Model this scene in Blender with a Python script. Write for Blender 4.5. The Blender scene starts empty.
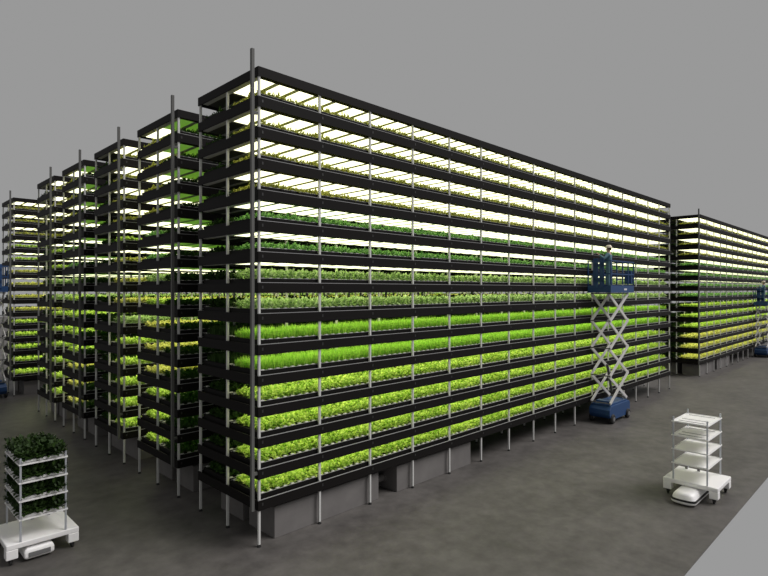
import bpy, bmesh, math, random
import numpy as np
from mathutils import Vector, Matrix
random.seed(7); rng = np.random.default_rng(11)
scene = bpy.context.scene
C = scene.collection
PI = math.pi

# ------------------------------------------------------------------ materials
def mat(name, col, rough=.6, metal=0., emit=None, strength=1., spec=.5):
    m = bpy.data.materials.new(name); m.use_nodes = True
    b = m.node_tree.nodes['Principled BSDF']
    b.inputs['Base Color'].default_value = (*col, 1)
    b.inputs['Roughness'].default_value = rough
    b.inputs['Metallic'].default_value = metal
    b.inputs['Specular IOR Level'].default_value = spec
    if emit:
        b.inputs['Emission Color'].default_value = (*emit, 1)
        b.inputs['Emission Strength'].default_value = strength
    return m

def mottled(name, c0, c1, scale, rough=.6, spec=.3, bump=0., metal=0.):
    m = mat(name, c0, rough, metal, spec=spec); nt = m.node_tree
    b = nt.nodes['Principled BSDF']
    tc = nt.nodes.new('ShaderNodeTexCoord'); n = nt.nodes.new('ShaderNodeTexNoise')
    n.inputs['Scale'].default_value = scale; n.inputs['Detail'].default_value = 6
    n.inputs['Roughness'].default_value = .6
    nt.links.new(tc.outputs['Object'], n.inputs['Vector'])
    r = nt.nodes.new('ShaderNodeValToRGB')
    r.color_ramp.elements[0].position = .35; r.color_ramp.elements[0].color = (*c0, 1)
    r.color_ramp.elements[1].position = .68; r.color_ramp.elements[1].color = (*c1, 1)
    nt.links.new(n.outputs['Fac'], r.inputs['Fac'])
    nt.links.new(r.outputs['Color'], b.inputs['Base Color'])
    if bump:
        bp = nt.nodes.new('ShaderNodeBump'); bp.inputs['Strength'].default_value = bump
        nt.links.new(n.outputs['Fac'], bp.inputs['Height'])
        nt.links.new(bp.outputs['Normal'], b.inputs['Normal'])
    return m

def leaf_mat(name, ca, cb, trans=.35):
    m = bpy.data.materials.new(name); m.use_nodes = True; nt = m.node_tree
    nt.nodes.clear()
    out = nt.nodes.new('ShaderNodeOutputMaterial')
    at = nt.nodes.new('ShaderNodeAttribute'); at.attribute_name = 'tint'
    rp = nt.nodes.new('ShaderNodeValToRGB')
    rp.color_ramp.elements[0].color = (*ca, 1); rp.color_ramp.elements[1].color = (*cb, 1)
    nt.links.new(at.outputs['Fac'], rp.inputs['Fac'])
    p = nt.nodes.new('ShaderNodeBsdfPrincipled'); p.inputs['Roughness'].default_value = .55
    p.inputs['Specular IOR Level'].default_value = .25
    t = nt.nodes.new('ShaderNodeBsdfTranslucent')
    mx = nt.nodes.new('ShaderNodeMixShader'); mx.inputs['Fac'].default_value = trans
    nt.links.new(rp.outputs['Color'], p.inputs['Base Color'])
    nt.links.new(rp.outputs['Color'], t.inputs['Color'])
    nt.links.new(p.outputs[0], mx.inputs[1]); nt.links.new(t.outputs[0], mx.inputs[2])
    nt.links.new(mx.outputs[0], out.inputs['Surface'])
    return m

def floor_mat():
    m = mat('brown_grey_concrete', (.13, .12, .1), .55, spec=.3); nt = m.node_tree
    b = nt.nodes['Principled BSDF']
    tc = nt.nodes.new('ShaderNodeTexCoord')
    def noise(sc, det):
        n = nt.nodes.new('ShaderNodeTexNoise'); n.inputs['Scale'].default_value = sc
        n.inputs['Detail'].default_value = det; n.inputs['Roughness'].default_value = .62
        nt.links.new(tc.outputs['Object'], n.inputs['Vector']); return n
    a, c = noise(.55, 8), noise(2.6, 8)
    mx = nt.nodes.new('ShaderNodeMath'); mx.operation = 'ADD'
    nt.links.new(a.outputs['Fac'], mx.inputs[0]); nt.links.new(c.outputs['Fac'], mx.inputs[1])
    h = nt.nodes.new('ShaderNodeMath'); h.operation = 'MULTIPLY'; h.inputs[1].default_value = .5
    nt.links.new(mx.outputs[0], h.inputs[0])
    r = nt.nodes.new('ShaderNodeValToRGB')
    r.color_ramp.elements[0].position = .36; r.color_ramp.elements[0].color = (.058, .054, .050, 1)
    r.color_ramp.elements[1].position = .64; r.color_ramp.elements[1].color = (.120, .112, .104, 1)
    nt.links.new(h.outputs[0], r.inputs['Fac']); nt.links.new(r.outputs['Color'], b.inputs['Base Color'])
    return m

M = dict(
    black=mat('black_powder_coat', (.009, .008, .0075), .6, spec=.1),
    tray=mat('black_plastic', (.008, .0075, .007), .6, spec=.1),
    steel=mat('galvanised_steel', (.56, .56, .54), .5, 0., spec=.3),
    darksteel=mat('dark_grey_steel', (.11, .11, .105), .55, spec=.2),
    railgrey=mat('brushed_rail', (.27, .27, .27), .5, spec=.3),
    bar=mat('grey_painted_bar', (.55, .55, .50), .6),
    raft=mat('pale_raft', (.6, .6, .55), .7),
    lamp=mat('white_led_panel', (.8, .8, .75), .6, emit=(1., .99, .66), strength=2.2),
    dim=mat('green_bounce_glow_panel', (.5, .55, .4), .6, emit=(.17, .42, .03), strength=.5),  # unlit panel; emission stands in for green light bounced off the plants
    off=mat('unlit_panel', (.05, .05, .045), .6),
    tank=mottled('pale_grey_tank', (.14, .132, .128), (.175, .166, .16), 1.5, .6),
    rubber=mat('black_rubber', (.012, .012, .012), .7),
    white=mat('white_enamel', (.86, .85, .84), .4),
    cool=mat('pale_blue_grey_metal', (.52, .54, .58), .4, .4),
    grey=mat('mid_grey_plastic', (.16, .16, .16), .5),
    blue=mat('blue_lift_paint', (.011, .05, .15), .5),
    arm=mat('light_grey_arm_paint', (.55, .54, .52), .5),
    skin=mat('skin', (.50, .32, .23), .6),
    cloth=mottled('teal_overalls', (.09, .17, .21), (.12, .22, .26), 9., .85),
    hat=mat('cream_hard_hat', (.75, .66, .52), .4),
    boot=mat('dark_boot', (.02, .018, .016), .6),
    hair=mat('brown_hair', (.05, .03, .02), .8),
    floor=floor_mat(),
    lettuce=leaf_mat('lettuce_leaf', (.21, .42, .03), (.78, .94, .22)),
    wheat=leaf_mat('grass_blade', (.16, .42, .03), (.62, .92, .14)),
    basil=leaf_mat('basil_leaf', (.26, .42, .12), (.62, .78, .38)),
    herb=leaf_mat('herb_leaf', (.12, .32, .07), (.36, .64, .20)),
    sprig=leaf_mat('cress_leaf', (.20, .24, .03), (.62, .62, .14)),
    yellow=leaf_mat('yellow_lettuce_leaf', (.42, .48, .07), (.88, .86, .32)),
    shade=leaf_mat('shade_darkened_leaf', (.022, .05, .012), (.07, .15, .03)),  # leaf colour darkened to stand for the shade of the unlit lane
    kale=leaf_mat('dark_green_leaf', (.012, .026, .006), (.042, .085, .018), .15),
)

# ------------------------------------------------------------------ helpers
class MB:
    def __init__(s): s.v = []; s.f = []; s.m = []
    def box(s, a, b, mi=0):
        x0, y0, z0 = a; x1, y1, z1 = b; n = len(s.v)
        s.v += [(x0,y0,z0),(x1,y0,z0),(x1,y1,z0),(x0,y1,z0),(x0,y0,z1),(x1,y0,z1),(x1,y1,z1),(x0,y1,z1)]
        s.f += [tuple(n+i for i in q) for q in ((0,3,2,1),(4,5,6,7),(0,1,5,4),(1,2,6,5),(2,3,7,6),(3,0,4,7))]
        s.m += [mi]*6; return s
    def bar(s, p, q, w, h, mi=0):           # rectangular bar from p to q, w across, h in the other direction
        p = Vector(p); q = Vector(q); d = (q-p).normalized()
        up = Vector((0,1,0)) if abs(d.y) < .9 else Vector((0,0,1))
        a = d.cross(up).normalized(); b = a.cross(d).normalized(); n = len(s.v)
        for c in (p, q):
            for i, j in ((-1,-1),(1,-1),(1,1),(-1,1)):
                s.v.append(tuple(c + a*(h/2*i) + b*(w/2*j)))
        s.f += [tuple(n+i for i in t) for t in ((0,1,2,3),(7,6,5,4),(0,4,5,1),(1,5,6,2),(2,6,7,3),(3,7,4,0))]
        s.m += [mi]*6; return s
    def tube(s, p, q, r, seg=12, mi=0, r2=None):
        p = Vector(p); q = Vector(q); d = (q-p).normalized(); r2 = r if r2 is None else r2
        up = Vector((0,0,1)) if abs(d.z) < .9 else Vector((1,0,0))
        a = d.cross(up).normalized(); b = d.cross(a); n = len(s.v)
        for c, rr in ((p, r), (q, r2)):
            for k in range(seg):
                t = 2*PI*k/seg; s.v.append(tuple(c + a*math.cos(t)*rr + b*math.sin(t)*rr))
        for k in range(seg):
            k2 = (k+1) % seg; s.f.append((n+k, n+k2, n+seg+k2, n+seg+k)); s.m.append(mi)
        s.f.append(tuple(n+k for k in reversed(range(seg)))); s.f.append(tuple(n+seg+k for k in range(seg)))
        s.m += [mi]*2; return s
    def loft(s, rings, mi=0, cap=True):     # rings: lists of points with equal counts
        n = len(s.v); c = len(rings[0])
        for r in rings: s.v += [tuple(p) for p in r]
        for i in range(len(rings)-1):
            for k in range(c):
                k2 = (k+1) % c
                s.f.append((n+i*c+k, n+i*c+k2, n+(i+1)*c+k2, n+(i+1)*c+k)); s.m.append(mi)
        if cap:
            s.f.append(tuple(n+k for k in reversed(range(c))))
            s.f.append(tuple(n+(len(rings)-1)*c+k for k in range(c))); s.m += [mi]*2
        return s
    def mesh(s, name, mats):
        me = bpy.data.meshes.new(name); me.from_pydata(s.v, [], s.f)
        for m in mats: me.materials.append(m)
        me.polygons.foreach_set('material_index', s.m)
        bm = bmesh.new(); bm.from_mesh(me); bmesh.ops.recalc_face_normals(bm, faces=bm.faces); bm.to_mesh(me); bm.free()
        me.update(); return me
    def build(s, name, mats, parent=None, bevel=0., loc=None, smooth=False):
        if not isinstance(mats, (list, tuple)): mats = [mats]
        return link(name, s.mesh(name, mats), parent, bevel, loc, smooth)

def link(name, me, parent=None, bevel=0., loc=None, smooth=False):
    o = bpy.data.objects.new(name, me); C.objects.link(o)
    if parent: o.parent = parent
    if loc: o.location = loc
    if bevel:
        b = o.modifiers.new('Bevel', 'BEVEL'); b.width = bevel; b.segments = 3; b.limit_method = 'ANGLE'
    if smooth:
        for p in me.polygons: p.use_smooth = True
    return o
def tag(o, label, cat=None, group=None, kind=None):
    if label: o['label'] = label
    if cat: o['category'] = cat
    if group: o['group'] = group
    if kind: o['kind'] = kind
    return o
def empty(name, loc, rz=0):
    o = bpy.data.objects.new(name, None); C.objects.link(o); o.location = loc; o.rotation_euler = (0, 0, rz)
    o.empty_display_size = .2
    return o
def copy_tree(root, loc, rz=None):
    r = root.copy(); C.objects.link(r); r.location = loc
    if rz is not None: r.rotation_euler = (0, 0, rz)
    for ch in list(root.children):
        c = ch.copy(); C.objects.link(c); c.parent = r
        for g in list(ch.children):
            d = g.copy(); C.objects.link(d); d.parent = c
    return r

# ------------------------------------------------------------------ layout constants (metres)
BAY, NB = 1.576, 16
LEN = BAY*NB
LANE = 1.285; DEP = 2*LANE
T0, DT, NT = .964, .64, 14          # top of the lowest beam, tier pitch, tiers
ROOF = T0 + DT*NT                   # 9.92

# ------------------------------------------------------------------ floor
f = MB().box((-14, 3.19, -.02), (130, 130, 0)).build('floor', M['floor']); f['kind'] = 'structure'

# ------------------------------------------------------------------ the rack
post_me = MB().box((-.024, -.024, .05), (.024, .024, ROOF-.17)).mesh('post', [M['steel']])
foot_me = MB().tube((0,0,0), (0,0,.015), .045).tube((0,0,.015), (0,0,.055), .022).mesh('levelling_foot', [M['rubber']])
O = .046; I = .026; BH = .21
def ring(mb, z0, z1, mi=0):
    mb.box((-O, -O, z0), (LEN+O, -I, z1), mi).box((-O, DEP+I, z0), (LEN+O, DEP+O, z1), mi)
    mb.box((-O, -I, z0), (-I, DEP+I, z1), mi).box((LEN+I, -I, z0), (LEN+O, DEP+I, z1), mi)
fm = MB(); ring(fm, -BH, 0)
for ya, yb in ((-I, .13), (DEP-.13, DEP+I)): fm.box((-I, ya, -BH), (LEN+I, yb, -BH+.02))
for k in range(NB*3+1):
    x = k*BAY/3
    x = min(max(x, .06), LEN-.06)
    fm.box((x-.058, .13, -BH-.004), (x+.058, DEP-.13, -BH+.03), 1)
fm.box((0, LANE-.02, -BH+.03), (LEN, LANE+.02, -.05))
for k in range(NB+1):                               # little joint plates on the long beams
    fm.box((k*BAY+.04, -O-.004, -.12), (k*BAY+.075, -O, -.06), 2)
    fm.box((k*BAY+.04, DEP+O, -.12), (k*BAY+.075, DEP+O+.004, -.06), 2)
M['plate'] = mat('dark_joint_plate', (.018, .018, .018), .5)
frame_me = fm.mesh('shelf_frame', [M['black'], M['bar'], M['plate']])
base_fm = MB(); ring(base_fm, -BH, 0)
rail_me = MB().box((-O, -O-.004, 0), (LEN+O, -I-.004, .012)).box((-O, DEP+I+.004, 0), (LEN+O, DEP+O+.004, .012)).mesh('rail', [M['railgrey']])
rm = MB(); ring(rm, ROOF-.225, ROOF-.03)
for ya, yb in ((-I, .13), (DEP-.13, DEP+I)): rm.box((-I, ya, ROOF-BH), (LEN+I, yb, ROOF-BH+.02))
rm.box((-I, -I, ROOF-.05), (LEN+I, DEP+I, ROOF-.034))
for k in range(NB*3+1):
    x = min(max(k*BAY/3, .06), LEN-.06)
    rm.box((x-.058, .13, ROOF-BH-.004), (x+.058, DEP-.13, ROOF-BH+.03), 1)
roof_me = rm.mesh('roof', [M['black'], M['bar']])
panel_me = MB().box((.06, .0, -.012), (BAY/3-.06, LANE-.17, .012)).mesh('light_panel', [M['lamp']])
def panels_mesh(lane_y, spec, name):
    mb = MB()
    for z, k, mi in spec:
        x = k*BAY/3
        mb.box((x+.06, lane_y[mi][0], z-.012), (x+BAY/3-.06, lane_y[mi][1], z+.012), mi)
    return mb

def make_rack(lit_front):
    root = empty('growing_rack', (0, 0, 0))
    for r in range(3):
        for k in range(NB+1):
            x = k*BAY; y = r*LANE
            p = link('post', post_me, root, loc=(x, y, 0))
            link('levelling_foot', foot_me, p)
    for k in range(NT):
        fr = link('shelf_frame', frame_me, root, loc=(0, 0, T0+DT*k))
        link('rail', rail_me, fr)
    link('roof', roof_me, root)
    # lamp panels under every tier above the lowest; lit lane white, other lane unlit, its green bounce painted as glow unless lit_front
    ly = 0. if lit_front else LANE
    def span(y0): return (.135, LANE-.035) if y0 == 0 else (LANE+.035, DEP-.135)
    indiv = set()
    for k in range(NT, NT-6, -1):
        for n in range(16): indiv.add((k, n))
    for k, n in sorted(indiv):
        link('light_panel', panel_me, root, loc=(n*BAY/3, span(ly)[0], T0+DT*k-BH+.012))
    spec_w = []; spec_g = []
    for k in range(1, NT+1):
        z = T0+DT*k-BH+.012
        for n in range(NB*3):
            if (k, n) not in indiv: spec_w.append((z, n, 0))
            spec_g.append((z, n, 0))
    w = panels_mesh([span(ly)], spec_w, 'w').build('light_panels', [M['lamp']], root); w['kind'] = 'stuff'
    oy = LANE-ly
    g = panels_mesh([span(oy)], spec_g, 'g').build('unlit_light_panels', [M['off' if lit_front else 'dim']], root); g['kind'] = 'stuff'
    g['label'] = 'unlit lamp panels of the other lane' if lit_front else 'unlit panels of the other lane with added green bounce glow'
    MB().box((-.19, -.033, .78), (-.125, .033, ROOF+.30)).box((-.126, -.03, 1.5), (-O, .03, 1.56)).box((-.126, -.03, 8.9), (-O, .03, 8.96)).build('corner_mast', M['darksteel'], root)
    return root
rackA = make_rack(True)
rackB = make_rack(False)
Y1, PER = 9.74, 3.77
X0 = 6.095
RACKS = [  # x, y, lit_front, phrase used in labels
    (X0, Y1, True, 'the nearest rack'),
    (X0, Y1+PER, False, 'the second nearest rack'),
    (X0, Y1+2*PER, True, 'the third nearest rack'),
    (X0, Y1+3*PER, False, 'the fourth nearest rack'),
    (X0, Y1+4*PER, True, 'the fifth nearest rack'),
    (X0-.0, 32.15, True, 'the left edge rack'),
    (36.95, Y1+.05, True, 'the right edge rack'),
]
rlab = ['long tall black steel growing rack nearest the camera, fourteen glowing tiers of greens',
        'second growing rack, directly left of the nearest one, with dim green front lane',
        'third growing rack from the nearest, its near lane brightly lit at the end',
        'fourth growing rack from the nearest, with yellowish plants in its lowest tiers',
        'fifth and farthest rack of the stepped row, just right of the left edge rack',
        'distant growing rack across the cross aisle at the left picture edge, behind a blue lift',
        'distant growing rack across the cross aisle at the right picture edge, yellow plants low down']
for i, (x, y, lf, _) in enumerate(RACKS):
    src = rackA if lf else rackB
    if i == 0: o = rackA
    elif i == 1: o = rackB
    else: o = copy_tree(src, (0, 0, 0))
    o.location = (x, y, 0)
    tag(o, rlab[i], 'rack', 'growing racks')

# ------------------------------------------------------------------ plants as meshes of bent leaves
def leaves(P, az, e0, e1, L, W, tip=.25, base=.35, roll=None, segs=2):
    """vectorised leaves; returns verts (N*2*(segs+1),3) and quads"""
    N = len(P); rows = segs+1
    d = np.stack([np.cos(az), np.sin(az)], 1); side = np.stack([-np.sin(az), np.cos(az), np.zeros(N)], 1)
    if roll is not None: side[:, 2] = roll; side /= np.linalg.norm(side, axis=1)[:, None]
    cur = P.copy(); V = np.zeros((N, rows, 2, 3))
    prof = {2: [base, 1., tip], 3: [base, .9, 1., tip]}[segs]
    for r in range(rows):
        w = (W*prof[r]*.5)[:, None]
        V[:, r, 0] = cur - side*w; V[:, r, 1] = cur + side*w
        if r < segs:
            e = e0 + (e1-e0)*(r/(max(segs-1, 1)))
            st = (L/segs)[:, None]
            cur = cur + np.concatenate([d*np.cos(e)[:, None], np.sin(e)[:, None]], 1)*st
    V = V.reshape(-1, 3)
    b = (np.arange(N)*rows*2)[:, None]
    q = np.concatenate([b + np.array([[2*r, 2*r+1, 2*r+3, 2*r+2]]) for r in range(segs)], 1).reshape(-1, 4)
    return V, q, np.repeat(np.arange(N), segs)
def leaf_mesh(name, parts, material):
    Vs, Qs, Ts = [], [], []; off = 0
    for V, q, tint in parts:
        Vs.append(V); Qs.append(q+off); Ts.append(tint); off += len(V)
    V = np.concatenate(Vs).astype(np.float32); Q = np.concatenate(Qs).astype(np.int32); T = np.concatenate(Ts).astype(np.float32)
    me = bpy.data.meshes.new(name)
    me.vertices.add(len(V)); me.vertices.foreach_set('co', V.ravel())
    me.loops.add(Q.size); me.loops.foreach_set('vertex_index', Q.ravel())
    me.polygons.add(len(Q)); me.polygons.foreach_set('loop_start', (np.arange(len(Q))*4).astype(np.int32))
    a = me.attributes.new('tint', 'FLOAT', 'FACE'); a.data.foreach_set('value', T)
    me.materials.append(material); me.update(calc_edges=True); me.validate()
    return me
def scatter(pts, nl, h, w, spread, stem=.0, curl=.7, segs=2):
    """clumps of nl leaves at pts"""
    n = len(pts); N = n*nl
    P = np.repeat(pts, nl, 0).astype(float)
    size = np.repeat(rng.uniform(.78, 1.2, n), nl)
    az = rng.uniform(0, 2*PI, N) + np.tile(np.arange(nl)*2.4, n)
    inner = np.tile(np.linspace(0, 1, nl), n)          # 0 outer .. 1 inner
    e0 = .35 + inner*1.05 + rng.normal(0, .12, N)
    e1 = e0 - curl*(1-.4*inner) + rng.normal(0, .15, N)
    L = h*size*rng.uniform(.75, 1.15, N); W = w*size*rng.uniform(.75, 1.2, N)
    P[:, 2] += stem*inner*size
    P[:, 0] += rng.normal(0, spread, N); P[:, 1] += rng.normal(0, spread, N)
    V, q, li = leaves(P, az, e0, e1, L, W, roll=rng.normal(0, .3, N), segs=segs)
    t = np.clip(rng.normal(.5, .25, N) + np.repeat(rng.normal(0, .12, n), nl), 0, 1)
    return V, q, t[li]
def grid(sx, sy, jit, x0=.1, x1=None, y0=.1, y1=None, skip=None):
    x1 = LEN-.1 if x1 is None else x1; y1 = LANE-.1 if y1 is None else y1
    gx = np.arange(x0+sx/2, x1, sx); gy = np.arange(y0+sy/2, y1, sy)
    X, Y = np.meshgrid(gx, gy, indexing='ij'); p = np.stack([X.ravel(), Y.ravel(), np.zeros(X.size)], 1)
    if skip is not None: p = p[~((p[:, 0] < skip[0]) & (p[:, 1] < skip[1]))]
    p[:, :2] += rng.uniform(-jit, jit, (len(p), 2)); return p
LSP = .155
IND_X, IND_Y = .1+LSP*15, .1+LSP*5      # near corner region where lettuces are individual objects
def k_lettuce(m, skip=None): return leaf_mesh('lettuce', [scatter(grid(LSP, LSP, .025, skip=skip), 20, .115, .066, .016, .06, 1.1)], m)
PM = {}
PM['lettuce'] = k_lettuce(M['lettuce'])
PM['lettuce_cut'] = k_lettuce(M['lettuce'], (IND_X, IND_Y))
PM['yellow'] = k_lettuce(M['yellow'])
g = grid(.036, .036, .018, y0=.125, y1=LANE-.125)
g2 = np.repeat(g, 3, 0); g2[:, :2] += rng.uniform(-.016, .016, (len(g2), 2))
n = len(g2)
hk = np.repeat(rng.uniform(.62, 1.12, len(g)//2+1), 6)[:n]
Vg = leaves(g2, rng.uniform(0, 2*PI, n), rng.normal(1.5, .1, n), rng.normal(1.25, .3, n), rng.uniform(.15, .245, n)*hk, rng.uniform(.012, .022, n), tip=.08)
PM['grass'] = leaf_mesh('grass', [(Vg[0], Vg[1], np.clip(rng.normal(.5, .22, n), 0, 1)[Vg[2]])], M['wheat'])
PM['basil'] = leaf_mesh('basil', [scatter(grid(.19, .19, .02), 18, .13, .085, .02, .11, .9)], M['basil'])
PM['herb'] = leaf_mesh('herb', [scatter(grid(.13, .13, .05), 14, .11, .055, .03, .07, .8)], M['herb'])
PM['sprig'] = leaf_mesh('sprig', [scatter(grid(.085, .085, .04), 12, .10, .045, .035, .05, .8)], M['sprig'])

# ------------------------------------------------------------------ trays
ZB = -BH+.036
def tray_mesh():
    mb = MB(); a, b, c, d = .05, LEN-.05, .05, LANE-.05; t = .012
    mb.box((a, c, ZB), (b, d, ZB+.012)).box((a, c-.004, .092), (b, c+.014, .098), 1).box((a, d-.014, .092), (b, d+.004, .098), 1)
    mb.box((a, c, ZB+.012), (b, c+t, .092)).box((a, d-t, ZB+.012), (b, d, .092))
    mb.box((a, c+t, ZB+.012), (a+t, d-t, .092)).box((b-t, c+t, ZB+.012), (b, d-t, .092))
    return mb.mesh('growing_tray', [M['tray'], M['railgrey']])
tray_me = tray_mesh()
rf = MB().box((.064, .064, .055), (LEN-.064, LANE-.064, .082), 0)
k = .1
while k < LEN-.1:                                     # pale plug collars along the edge of the raft
    rf.box((k, .066, .082), (k+.075, .12, .108), 1); rf.box((k, LANE-.12, .082), (k+.075, LANE-.066, .108), 1); k += .19
raft_me = rf.mesh('raft', [M['tray'], M['raft']])

ORD = ['lowest', 'second lowest', 'third lowest', 'fourth lowest', 'fifth lowest', 'sixth lowest', 'seventh lowest',
       'seventh highest', 'sixth highest', 'fifth highest', 'fourth highest', 'third highest', 'second highest', 'topmost']
KINDS = {
    0: ['lettuce']*4 + ['grass']*2 + ['basil']*2 + ['herb']*2 + ['sprig']*4,
    1: ['lettuce']*3 + ['yellow']*3 + ['lettuce', 'basil'] + ['herb']*2 + ['sprig']*4,
    2: ['lettuce']*5 + ['basil'] + ['yellow']*3 + ['lettuce'] + ['sprig']*4,
    3: ['yellow']*3 + ['lettuce']*4 + ['basil', 'herb', 'herb'] + ['sprig']*4,
    4: ['lettuce']*6 + ['basil']*2 + ['lettuce']*2 + ['sprig']*4,
    5: ['lettuce']*5 + ['yellow']*4 + ['lettuce']*2 + ['sprig']*3,
    6: ['yellow']*3 + ['lettuce']*3 + ['herb']*4 + ['sprig']*4,
}
DESC = {'lettuce': ('lettuces', 'bright yellow-green leafy lettuces'), 'yellow': ('yellow_lettuces', 'yellow-leaved lettuces'),
        'grass': ('wheatgrass', 'tall bright green wheatgrass'), 'basil': ('basil', 'pale green bushy basil-like clumps'),
        'herb': ('herbs', 'mid green low herbs'), 'sprig': ('cress', 'small-leaved olive cress')}
for i, (x, y, lf, ph) in enumerate(RACKS):
    for t in range(NT):
        z = T0+DT*t
        for lane in (0, 1):
            if i == 0: lname = 'front' if lane == 0 else 'back'
            else: lname = 'near' if lane == 0 else 'far'
            tr = link('growing_tray', tray_me, None, loc=(x, y+lane*LANE, z))
            link('raft', raft_me, tr)
            tag(tr, 'long black growing tray, %s tier, %s lane of %s' % (ORD[t], lname, ph), 'tray', 'growing trays')
            kd = KINDS[i][t]
            nm, ds = DESC[kd]
            me = PM['lettuce_cut'] if (i == 0 and lane == 0 and kd == 'lettuce') else PM[kd]
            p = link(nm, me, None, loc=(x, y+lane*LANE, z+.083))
            if (lane == 0) != lf: p.material_slots[0].link = 'OBJECT'; p.material_slots[0].material = M['shade']; ds = 'shade-darkened green %s' % DESC[kd][0].replace('_', ' ')  # unlit lane: shade is put into the leaf colour
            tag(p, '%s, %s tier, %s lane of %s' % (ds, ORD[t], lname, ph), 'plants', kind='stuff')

# individual lettuces in the near corner of the four lowest tiers of the nearest rack
variants = []
for v in range(8):
    variants.append(leaf_mesh('lettuce_plant', [scatter(np.zeros((1, 3)), 26, .12, .066, .012, .06, 1.2, segs=3)], M['lettuce']))
for t in range(4):
    for a in range(15):
        for b in range(5):
            px = .1+LSP*(a+.5)+random.uniform(-.02, .02); py = .1+LSP*(b+.5)+random.uniform(-.02, .02)
            o = link('lettuce_plant', variants[random.randrange(8)], None, loc=(X0+px, Y1+py, T0+DT*t+.083))
            o.rotation_euler = (0, 0, random.uniform(0, 6.28)); s = random.uniform(.88, 1.12); o.scale = (s, s, s)
            row = ['front row', 'second row', 'third row', 'fourth row', 'fifth row'][b]
            seg = ['at corner', 'right of corner', 'farther right'][a//5]
            tag(o, 'lettuce, %s, %s tray of the nearest rack, %s' % (row, ORD[t], seg), 'lettuce',
                'lettuces of the %s, %s tray, %s' % (row, ORD[t], seg))

# ------------------------------------------------------------------ tanks and pipes under the racks
def tank(name, L, W, H):
    mb = MB().box((0, 0, 0), (L, W, H)); return mb.mesh(name, [M['tank']])
tk = [tank('tank', 3.1, 1.02, .66), tank('tank', 3.25, 1.02, .66)]
lid = [MB().box((.0, .0, .66), (3.1, 1.02, .675)).mesh('lid', [M['tank']]), MB().box((.0, .0, .66), (3.25, 1.02, .675)).mesh('lid', [M['tank']])]
pipe_me = MB().tube((0, 0, 0), (.67, 0, 0), .085, 16).tube((.0, 0, 0), (.05, 0, 0), .11, 16).tube((.62, 0, 0), (.67, 0, 0), .11, 16).mesh('pipe', [M['tank']])
stub_me = MB().tube((0, 0, 0), (.35, 0, 0), .085, 16).tube((.0, 0, 0), (.05, 0, 0), .11, 16).tube((.31, 0, 0), (.40, 0, 0), .12, 16).mesh('pipe', [M['tank']])
for i, (x, y, lf, ph) in enumerate(RACKS):
    for lane in (0, 1):
        ln = 'near' if lane == 0 else 'far'
        yy = y+.06+lane*LANE
        for j, xx in enumerate((.43, 4.20)):
            o = link('water_tank', tk[j], None, loc=(x+xx, yy+.02, 0), bevel=.008)
            link('lid', lid[j], o)
            tag(o, 'pale grey tank under the %s lane of %s, %s' % (ln, ph, ['at its end', 'second along'][j]), 'tank', 'tanks under the racks')
        o = link('pipe', pipe_me, None, loc=(x+3.53, yy+.5, .28)); tag(o, 'short grey pipe joining the two tanks under the %s lane of %s' % (ln, ph), 'pipe', 'tank pipes')
        o = link('pipe', stub_me, None, loc=(x+7.45, yy+.5, .28)); tag(o, 'short capped grey pipe beyond the second tank, %s lane of %s' % (ln, ph), 'pipe', 'tank pipes')

# ------------------------------------------------------------------ people
def skin_mesh(name, verts, edges, radii, root, material, parent, sub=2):
    me = bpy.data.meshes.new(name); bm = bmesh.new()
    sl = bm.verts.layers.skin.verify()
    vs = [bm.verts.new(v) for v in verts]
    for a, b in edges: bm.edges.new((vs[a], vs[b]))
    for i, v in enumerate(vs):
        r = radii[i]; v[sl].radius = (r, r) if not isinstance(r, tuple) else r
        v[sl].use_root = (i == root)
    bm.to_mesh(me); bm.free(); me.materials.append(material)
    o = bpy.data.objects.new(name, me); C.objects.link(o); o.parent = parent
    s = o.modifiers.new('Skin', 'SKIN'); s.use_smooth_shade = True; s.use_x_symmetry = False
    b = o.modifiers.new('Subsurf', 'SUBSURF'); b.levels = sub; b.render_levels = sub
    return o
def ellipsoid(mb, c, r, nu=16, nv=10, z0=-1., mi=0):
    rings = []
    for j in range(nv+1):
        t = z0 + (1-z0)*j/nv
        t = max(-.999, min(.999, t)); q = math.sqrt(1-t*t)
        rings.append([(c[0]+r[0]*q*math.cos(2*PI*k/nu), c[1]+r[1]*q*math.sin(2*PI*k/nu), c[2]+r[2]*t) for k in range(nu)])
    mb.loft(rings, mi)
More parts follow.
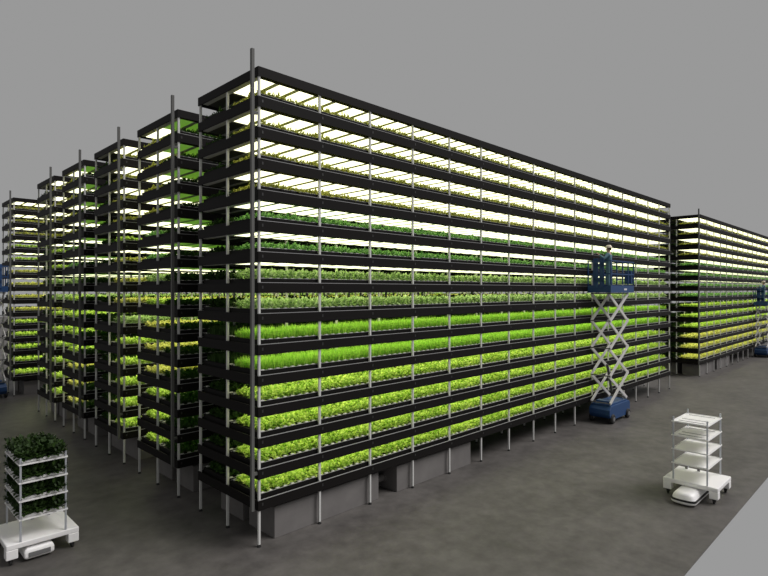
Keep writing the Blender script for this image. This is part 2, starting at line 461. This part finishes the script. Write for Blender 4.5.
def person(loc, rz, label, hand_l=(-.42, .34, 1.30), hand_r=(.36, .30, 1.12)):
    """faces local +y; x is its right side"""
    R = empty('person', loc, rz)
    hl, hr = Vector(hand_l), Vector(hand_r)
    sl, sr = Vector((-.18, 0, 1.43)), Vector((.18, 0, 1.43))
    def elbow(s, h, out):
        m = (s+h)/2; d = (h-s).length; k = math.sqrt(max(.29*.29-(d/2)**2, .0004))
        return m + Vector((out*.5, -.25, -.83)).normalized()*k
    el, er = elbow(sl, hl, -1), elbow(sr, hr, 1)
    V = [(0,0,.95),(0,-.01,1.10),(0,-.005,1.27),(0,-.01,1.42),(0,.0,1.52),(0,.015,1.60),(0,.02,1.68),(0,.01,1.745),
         tuple(sl), tuple(el), tuple(hl), tuple(sr), tuple(er), tuple(hr),
         (-.095,0,.90),(-.105,.01,.50),(-.11,-.02,.10),(-.115,.12,.045),
         (.095,0,.90),(.115,.02,.50),(.12,-.01,.10),(.125,.13,.045)]
    E = [(0,1),(1,2),(2,3),(3,4),(4,5),(5,6),(6,7),(3,8),(8,9),(9,10),(3,11),(11,12),(12,13),(0,14),(14,15),(15,16),(16,17),(0,18),(18,19),(19,20),(20,21)]
    rad = [(.13,.10),(.125,.09),(.145,.10),(.11,.085),.052,.072,.090,.060,.062,.042,.026,.062,.042,.026,.085,.055,.036,.038,.085,.055,.036,.038]
    # hands: palm then four fingers and a thumb per hand
    for idx, e, h in ((10, el, hl), (13, er, hr)):
        d = (h-e).normalized(); s = d.cross(Vector((0,0,1))).normalized(); u = s.cross(d)
        side = 1 if idx == 10 else -1
        palm = h + d*.07; V.append(tuple(palm)); rad.append((.034, .020)); pi_ = len(V)-1; E.append((idx, pi_))
        for q, ln in enumerate((.062, .072, .067, .052)):
            b0 = palm + s*(.026-.0175*q)*side + d*.015
            m1 = b0 + d*ln*.55 - u*.004; m2 = m1 + (d*.6-u*.8).normalized()*ln*.5
            for pt, pr in ((b0, .0105), (m1, .0095), (m2, .008)): V.append(tuple(pt)); rad.append(pr)
            E += [(pi_, len(V)-3), (len(V)-3, len(V)-2), (len(V)-2, len(V)-1)]
        t0 = h + d*.03 + s*.030*side; t1 = t0 + (d*.6 + s*.8*side).normalized()*.04; 
        V += [tuple(t0), tuple(t1)]; rad += [.011, .009]; E += [(idx, len(V)-2), (len(V)-2, len(V)-1)]
    body = skin_mesh('body', V, E, rad, 0, M['skin'], R)
    # overalls: a looser shell over trunk, arms and legs
    def lerp(a, b, t): return tuple(Vector(a)*(1-t)+Vector(b)*t)
    V2 = V[:4] + [(0,-.005,1.47)] + [tuple(sl), tuple(el), lerp(el, hl, .92), tuple(sr), tuple(er), lerp(er, hr, .92)] + [V[14], V[15], (-.11,-.015,.13), V[18], V[19], (.12,-.005,.13)]
    E2 = [(0,1),(1,2),(2,3),(3,4),(3,5),(5,6),(6,7),(3,8),(8,9),(9,10),(0,11),(11,12),(12,13),(0,14),(14,15),(15,16)]
    r2 = [(.155,.125),(.15,.115),(.165,.125),(.13,.11),.07,.078,.058,.042,.078,.058,.042,.105,.075,.058,.105,.075,.058]
    skin_mesh('overalls', V2, E2, r2, 0, M['cloth'], R)
    for s in (-1, 1):
        b = MB(); cx = .113*s
        ellipsoid(b, (cx, .06, .045), (.055, .15, .045), 12, 8); b.tube((cx, -.02, .03), (cx, -.02, .17), .055, 12)
        b.build('boot', M['boot'], R, smooth=True)
    hh = MB(); ellipsoid(hh, (0, .005, 1.70), (.118, .135, .125), 20, 8, 0.)
    hh.loft([[(.118*math.cos(a)*1.02, .005+(.135+.03*max(0, math.sin(a)))*math.sin(a)*1.03+0, 1.692) for a in [2*PI*k/20 for k in range(20)]],
             [(.135*math.cos(a), .005+(.150+.04*max(0, math.sin(a)))*math.sin(a), 1.700) for a in [2*PI*k/20 for k in range(20)]],
             [(.118*math.cos(a), .005+.135*math.sin(a), 1.712) for a in [2*PI*k/20 for k in range(20)]]])
    hh.build('hard_hat', M['hat'], R, smooth=True)
    hr_ = MB(); ellipsoid(hr_, (0, -.022, 1.655), (.092, .085, .075), 14, 8); hr_.build('hair', M['hair'], R, smooth=True)
    fc = MB(); 
    for s in (-1, 1): ellipsoid(fc, (.032*s, .098, 1.645), (.013, .010, .008), 8, 6, mi=1)
    ellipsoid(fc, (0, .108, 1.618), (.013, .022, .024), 8, 6); ellipsoid(fc, (0, .092, 1.578), (.026, .010, .006), 8, 6, mi=2)
    for s in (-1, 1): ellipsoid(fc, (.088*s, .01, 1.625), (.010, .018, .030), 8, 6)
    fc.build('face', [M['skin'], M['hair'], M['skin']], R, smooth=True)
    tag(R, label, 'person', 'workers on the lifts')
    return R

# ------------------------------------------------------------------ scissor lifts
def wheel_mesh():
    mb = MB(); prof = [(.0, .14), (.012, .175), (.04, .19), (.10, .19), (.128, .175), (.14, .14)]
    rings = [[(r*math.cos(2*PI*k/24), t-.07, r*math.sin(2*PI*k/24)) for k in range(24)] for t, r in prof]
    mb.loft(rings, 0); mb.tube((0, -.08, 0), (0, .08, 0), .09, 16, 1)
    return mb.mesh('wheel', [M['rubber'], M['grey']])
wheel_me = wheel_mesh()
LW, LL = .93, 2.05
def make_lift(top):
    """origin at the near left corner; length along +x, width along +y; platform floor at height top"""
    R = empty('scissor_lift', (0, 0, 0))
    c = MB()
    # chassis: side skirts with raised belly between the wheels
    pr = [(.10,.22),(.42,.22),(.48,.14),(1.57,.14),(1.63,.22),(1.95,.22),(2.05,.36),(2.05,.62),(1.95,.70),(.16,.70),(0,.56),(0,.36)]
    c.loft([[(x, y, z) for x, z in pr] for y in (.05, .07, LW-.07, LW-.05)])
    c.build('chassis', M['blue'], R, bevel=.015)
    MB().box((.14, .12, .70), (1.92, LW-.12, .76)).box((.3, .2, .76), (.6, .72, .86)).build('deck', M['blue'], R, bevel=.01)
    for wx in (.27, 1.78):
        for wy in (.06, LW-.06): link('wheel', wheel_me, R, loc=(wx, wy, .19))
    ld = MB()
    for sy in (.30, .62): ld.bar((2.08, sy, .25), (2.08, sy, 1.05), .03, .03)
    for zz in (.3, .5, .7, .9, 1.04): ld.bar((2.08, .30, zz), (2.08, .62, zz), .03, .03)
    ld.build('ladder', M['arm'], R)
    n = 4; z0 = .80; z1 = top-.16; h = (z1-z0)/n; a, b = .12, 1.95
    for k in range(n):
        for j, y in enumerate((.10, LW-.10)):
            dy = .03 if j == 0 else -.03
            for s in (0, 1):
                p, q = ((a, z0+k*h), (b, z0+(k+1)*h)) if s == 0 else ((b, z0+k*h), (a, z0+(k+1)*h))
                yy = y+dy*(s*2-1)*.5 + (.0 if s else 0)
                MB().bar((p[0], yy+(.03*s), p[1]), (q[0], yy+(.03*s), q[1]), .04, .12).build('scissor_arm', M['arm'], R)
    for k in range(n+1):
        for x in (a, b): MB().tube((x, .08, z0+k*h), (x, LW-.08, z0+k*h), .024, 10).build('pivot_shaft', M['darksteel'], R)
    MB().tube((1.2, LW/2, z0+.3*h), (.75, LW/2, z0+1.35*h), .05, 12).build('hydraulic_ram', M['darksteel'], R)
    x0, x1 = -.02, 2.34
    p = MB().box((x0, 0, top-.12), (x1, LW, top))
    for q in ((x0, 0, x1, .02), (x0, LW-.02, x1, LW), (x0, .02, x0+.02, LW-.02), (x1-.02, .02, x1, LW-.02)):
        p.box((q[0], q[1], top), (q[2], q[3], top+.17))
    p.build('platform', M['blue'], R)
    g = MB(); t = .042
    for zz in (.62, 1.14):
        g.bar((x0, .01, top+zz), (x1, .01, top+zz), t, t).bar((x0, LW-.01, top+zz), (x1, LW-.01, top+zz), t, t)
        g.bar((x0+.01, .01, top+zz), (x0+.01, LW-.01, top+zz), t, t).bar((x1-.01, .01, top+zz), (x1-.01, LW-.01, top+zz), t, t)
    for i in range(5):
        x = x0+.02+(x1-x0-.04)*i/4
        for y in (.01, LW-.01): g.bar((x, y, top+.2), (x, y, top+1.15), t, t)
    g.build('guard_rail', M['blue'], R)
    gt = MB()
    gt.box((x0-.03, .26, top+.05), (x0+.0, .44, top+1.24)).box((x0-.03, .50, top+.05), (x0+.0, .70, top+1.24)).box((x0-.03, .26, top+.9), (x0+.0, .70, top+1.02)).box((x0-.03, .26, top+.3), (x0+.0, .70, top+.45))
    gt.build('gate', M['blue'], R)
    MB().box((x1-.22, .03, top+.24), (x1-.04, .30, top+.74)).box((x1-.20, .05, top+.74), (x1-.06, .28, top+.80)).build('control_box', M['blue'], R, bevel=.01)
    sg = MB()
    for dx, w in ((0, .05), (.07, .035), (.125, .04), (.185, .02), (.225, .05)): sg.box((1.30+dx, -.006, top-.03), (1.30+dx+w, 0, top+.045))
    sg.build('maker_decal', M['white'], R)['label'] = 'small white lettering on the blue platform side'
    return R
lift1 = make_lift(5.31); lift1.location = (21.3, 8.74, 0)
tag(lift1, 'blue scissor lift with pale grey arms standing by the right half of the nearest rack', 'scissor lift', 'scissor lifts')
lift2 = make_lift(4.2); lift2.location = (50.9, 8.74, 0)
tag(lift2, 'far blue scissor lift cut by the right picture edge, beside the distant right rack', 'scissor lift', 'scissor lifts')
lift3 = copy_tree(lift1, (5.78, 31.75, 0), PI/2)
tag(lift3, 'blue scissor lift cut by the left picture edge, beside the distant left rack', 'scissor lift', 'scissor lifts')
person((22.15, 9.18, 5.312), 0.15, 'worker in teal overalls and cream hard hat on the lift by the nearest rack', hand_l=(-.34, .30, 1.42), hand_r=(.26, .34, 1.16))
person((51.85, 9.18, 4.202), 0.1, 'worker in teal overalls and cream hard hat on the lift at the right edge', hand_l=(-.34, .30, 1.42), hand_r=(.26, .34, 1.16))

# ------------------------------------------------------------------ carts (local x = length, robot noses out at -x)
CL, CW = 1.27, 1.26
def make_cart():
    R = empty('plant_cart', (0, 0, 0))
    b = MB().box((0, 0, .31), (CL, CW, .42)).build('base', M['white'], R, bevel=.02)
    for lx in (0, CL-.20):
        for ly in (0, CW-.20):
            MB().box((lx+.001, ly+.001, .13), (lx+.199, ly+.199, .315)).build('leg', M['white'], R, bevel=.015)
            c = MB().tube((lx+.10, ly+.085, .055), (lx+.10, ly+.125, .055), .055, 18).box((lx+.075, ly+.07, .05), (lx+.125, ly+.082, .13)).box((lx+.075, ly+.128, .05), (lx+.125, ly+.14, .13))
            c.build('caster', M['rubber'], R)
    px0, px1, py0, py1 = .03, CL-.03, .24, CW-.24
    for x in (px0, px1):
        for y in (py0, py1): MB().box((x-.016, y-.016, .42), (x+.016, y+.016, 2.03)).build('post', M['cool'], R)
    for z in (.845, 1.20, 1.555, 1.91):
        s = MB()
        s.box((px0-.02, py0-.033, z-.014), (px1+.02, py0-.021, z+.014)).box((px0-.02, py1+.021, z-.014), (px1+.02, py1+.033, z+.014))
        s.box((px0-.033, py0-.033, z-.014), (px0-.021, py1+.033, z+.014)).box((px1+.021, py0-.033, z-.014), (px1+.033, py1+.033, z+.014))
        n = 4
        for k in range(n):
            w = (px1-px0-.04)/n; x = px0+.02+k*w
            s.box((x+(.008 if z > 1.3 else -.001), py0+.0, z-.012), (x+w-(.008 if z > 1.3 else -.001), py1, z+.008))
            if k in (0, 1, 3) and z > 1.3: s.box((x+w*.36, py0+.08, z+.0082), (x+w*.56, py1-.08, z+.010), 1)
        s.box((px0, py0-.02, z-.028), (px1, py0+.03, z-.012)).box((px0, py1-.03, z-.028), (px1, py1+.02, z-.012))
        s.build('shelf', [M['white'], M['grey']], R)
    for y in (.72, 1.02): MB().box((-.03, -.03, 0), (.03, .03, .08)).build('bracket', M['grey'], R, bevel=.005, loc=(CL-.15, y, .42))['label'] = 'small grey bracket'
    return R
cart1 = make_cart(); cart1.location = (15.19, 3.62, 0)
tag(cart1, 'white wheeled cart with four empty slatted shelves on the open floor at right', 'cart', 'white carts')
CX, CY = 3.475, 12.37
cart2 = copy_tree(cart1, (CX, CY, 0), PI/2)
for c in cart2.children:
    if c.name.startswith('bracket'): c.location.y -= .43
tag(cart2, 'white wheeled cart loaded with dark green plants at the lower left', 'cart', 'white carts')

def make_robot():
    R = empty('mobile_robot', (0, 0, 0))
    def outline(inset, z, nose):
        W = .56; pts = []
        for k in range(13):                                   # rounded nose
            t = -1+2*k/12; pts.append((inset+nose*(t*t)*.5 + .06*abs(t)**8, (W/2-inset)*t, z))
        pts += [(1.25-inset, W/2-inset, z), (1.25-inset, -(W/2-inset), z)]
        return pts
    b = MB().loft([outline(.03, .03, .10), outline(.0, .06, .10), outline(.0, .10, .10), outline(.02, .16, .11), outline(.045, .235, .11), outline(.075, .275, .12), outline(.12, .30, .13)])
    b.build('body', M['white'], R, smooth=True).modifiers.new('es', 'EDGE_SPLIT').split_angle = math.radians(50)
    MB().loft([outline(-.008, .105, .10), outline(-.008, .148, .10)]).build('sensor_strip', M['rubber'], R)
    for x in (.35, .9):
        for y in (-.2, .2): MB().tube((x, y-.02, .05), (x, y+.02, .05), .05, 14).build('wheel', M['rubber'], R)
    return R
rb1 = make_robot(); rb1.location = (14.58, 4.25, 0)
tag(rb1, 'low white mobile robot with a black front strip under the empty cart', 'robot', 'mobile robots')
rb2 = empty('mobile_robot', (2.77, 12.36, 0), PI/2)
r_ = MB()
r_.loft([[(x, y, z) for x, y in ((.0+i, -.26+i), (1.2-i, -.26+i), (1.2-i, .26-i), (i, .26-i))] for i, z in ((.05, .035), (.0, .07), (.0, .20), (.04, .26), (.10, .28))])
r_.build('body', M['white'], rb2, bevel=.03)
MB().box((-.012, -.19, .09), (.004, .19, .18)).build('rear_panel', M['grey'], rb2, bevel=.01)['label'] = 'recessed grey rear panel'
for x in (.3, .9):
    for y in (-.2, .2): MB().tube((x, y-.02, .05), (x, y+.02, .05), .05, 14).build('wheel', M['rubber'], rb2)
tag(rb2, 'low white mobile robot with a grey rear panel under the loaded cart', 'robot', 'mobile robots')

# dark leafy plants on the loaded cart
def kale_mesh():
    p = grid(.075, .075, .03, .04, 1.25, .06, .83); p[:, 2] = 0
    a = scatter(p, 26, .11, .055, .03, .17, .9); return leaf_mesh('leafy_greens', [a], M['kale'])
km = kale_mesh()
pt_me = MB().box((.06, .04, 0), (.64, .80, .06)).box((.66, .04, 0), (1.22, .80, .06)).mesh('plant_tray', [M['white']])
for q, z in enumerate((.845, 1.20, 1.555, 1.91)):
    nm = ['lowest', 'second', 'third', 'top'][q]
    tr = link('plant_tray', MB().box((.05, .28, 0), (1.24, 1.01, .05)).mesh('plant_tray', [M['white']]), None, loc=(CX, CY, z+.015), bevel=.01); tr.rotation_euler = (0, 0, PI/2)
    tag(tr, 'shallow white plant tray on the %s shelf of the loaded cart' % nm, 'tray', 'trays on the loaded cart')
    o = link('leafy_greens', km, None, loc=(CX-.20, CY, z+.066)); o.rotation_euler = (0, 0, PI/2)
    o.scale = (1, 1, .82)
    tag(o, 'dense dark green leafy plants on the %s shelf of the loaded cart' % nm, 'plants', kind='stuff')

# ------------------------------------------------------------------ light and camera
w = bpy.data.worlds.new('World'); scene.world = w; w.use_nodes = True
w.node_tree.nodes['Background'].inputs['Color'].default_value = (.318, .318, .318, 1)
w.node_tree.nodes['Background'].inputs['Strength'].default_value = 1.
sd = bpy.data.lights.new('sun', 'SUN'); sd.energy = 2.8; sd.angle = math.radians(35); sd.color = (1., .97, .97)
so = bpy.data.objects.new('sun', sd); C.objects.link(so); so.location = (10, -20, 30)
d = Vector((-.55, .65, -1.0)); so.rotation_euler = d.to_track_quat('-Z', 'Y').to_euler()

cd = bpy.data.cameras.new('camera'); cam = bpy.data.objects.new('camera', cd); C.objects.link(cam)
cam.location = (0, 0, 5.3); cam.rotation_euler = (PI/2, 0, -PI/4)
cd.sensor_width = 36; cd.lens = 543/768*36; cd.shift_y = 1.8/768; cd.clip_end = 500
scene.camera = cam
scene.view_settings.view_transform = 'Standard'; scene.view_settings.look = 'None'
scene.view_settings.gamma = 1; scene.view_settings.exposure = 0; scene.view_settings.use_curve_mapping = False
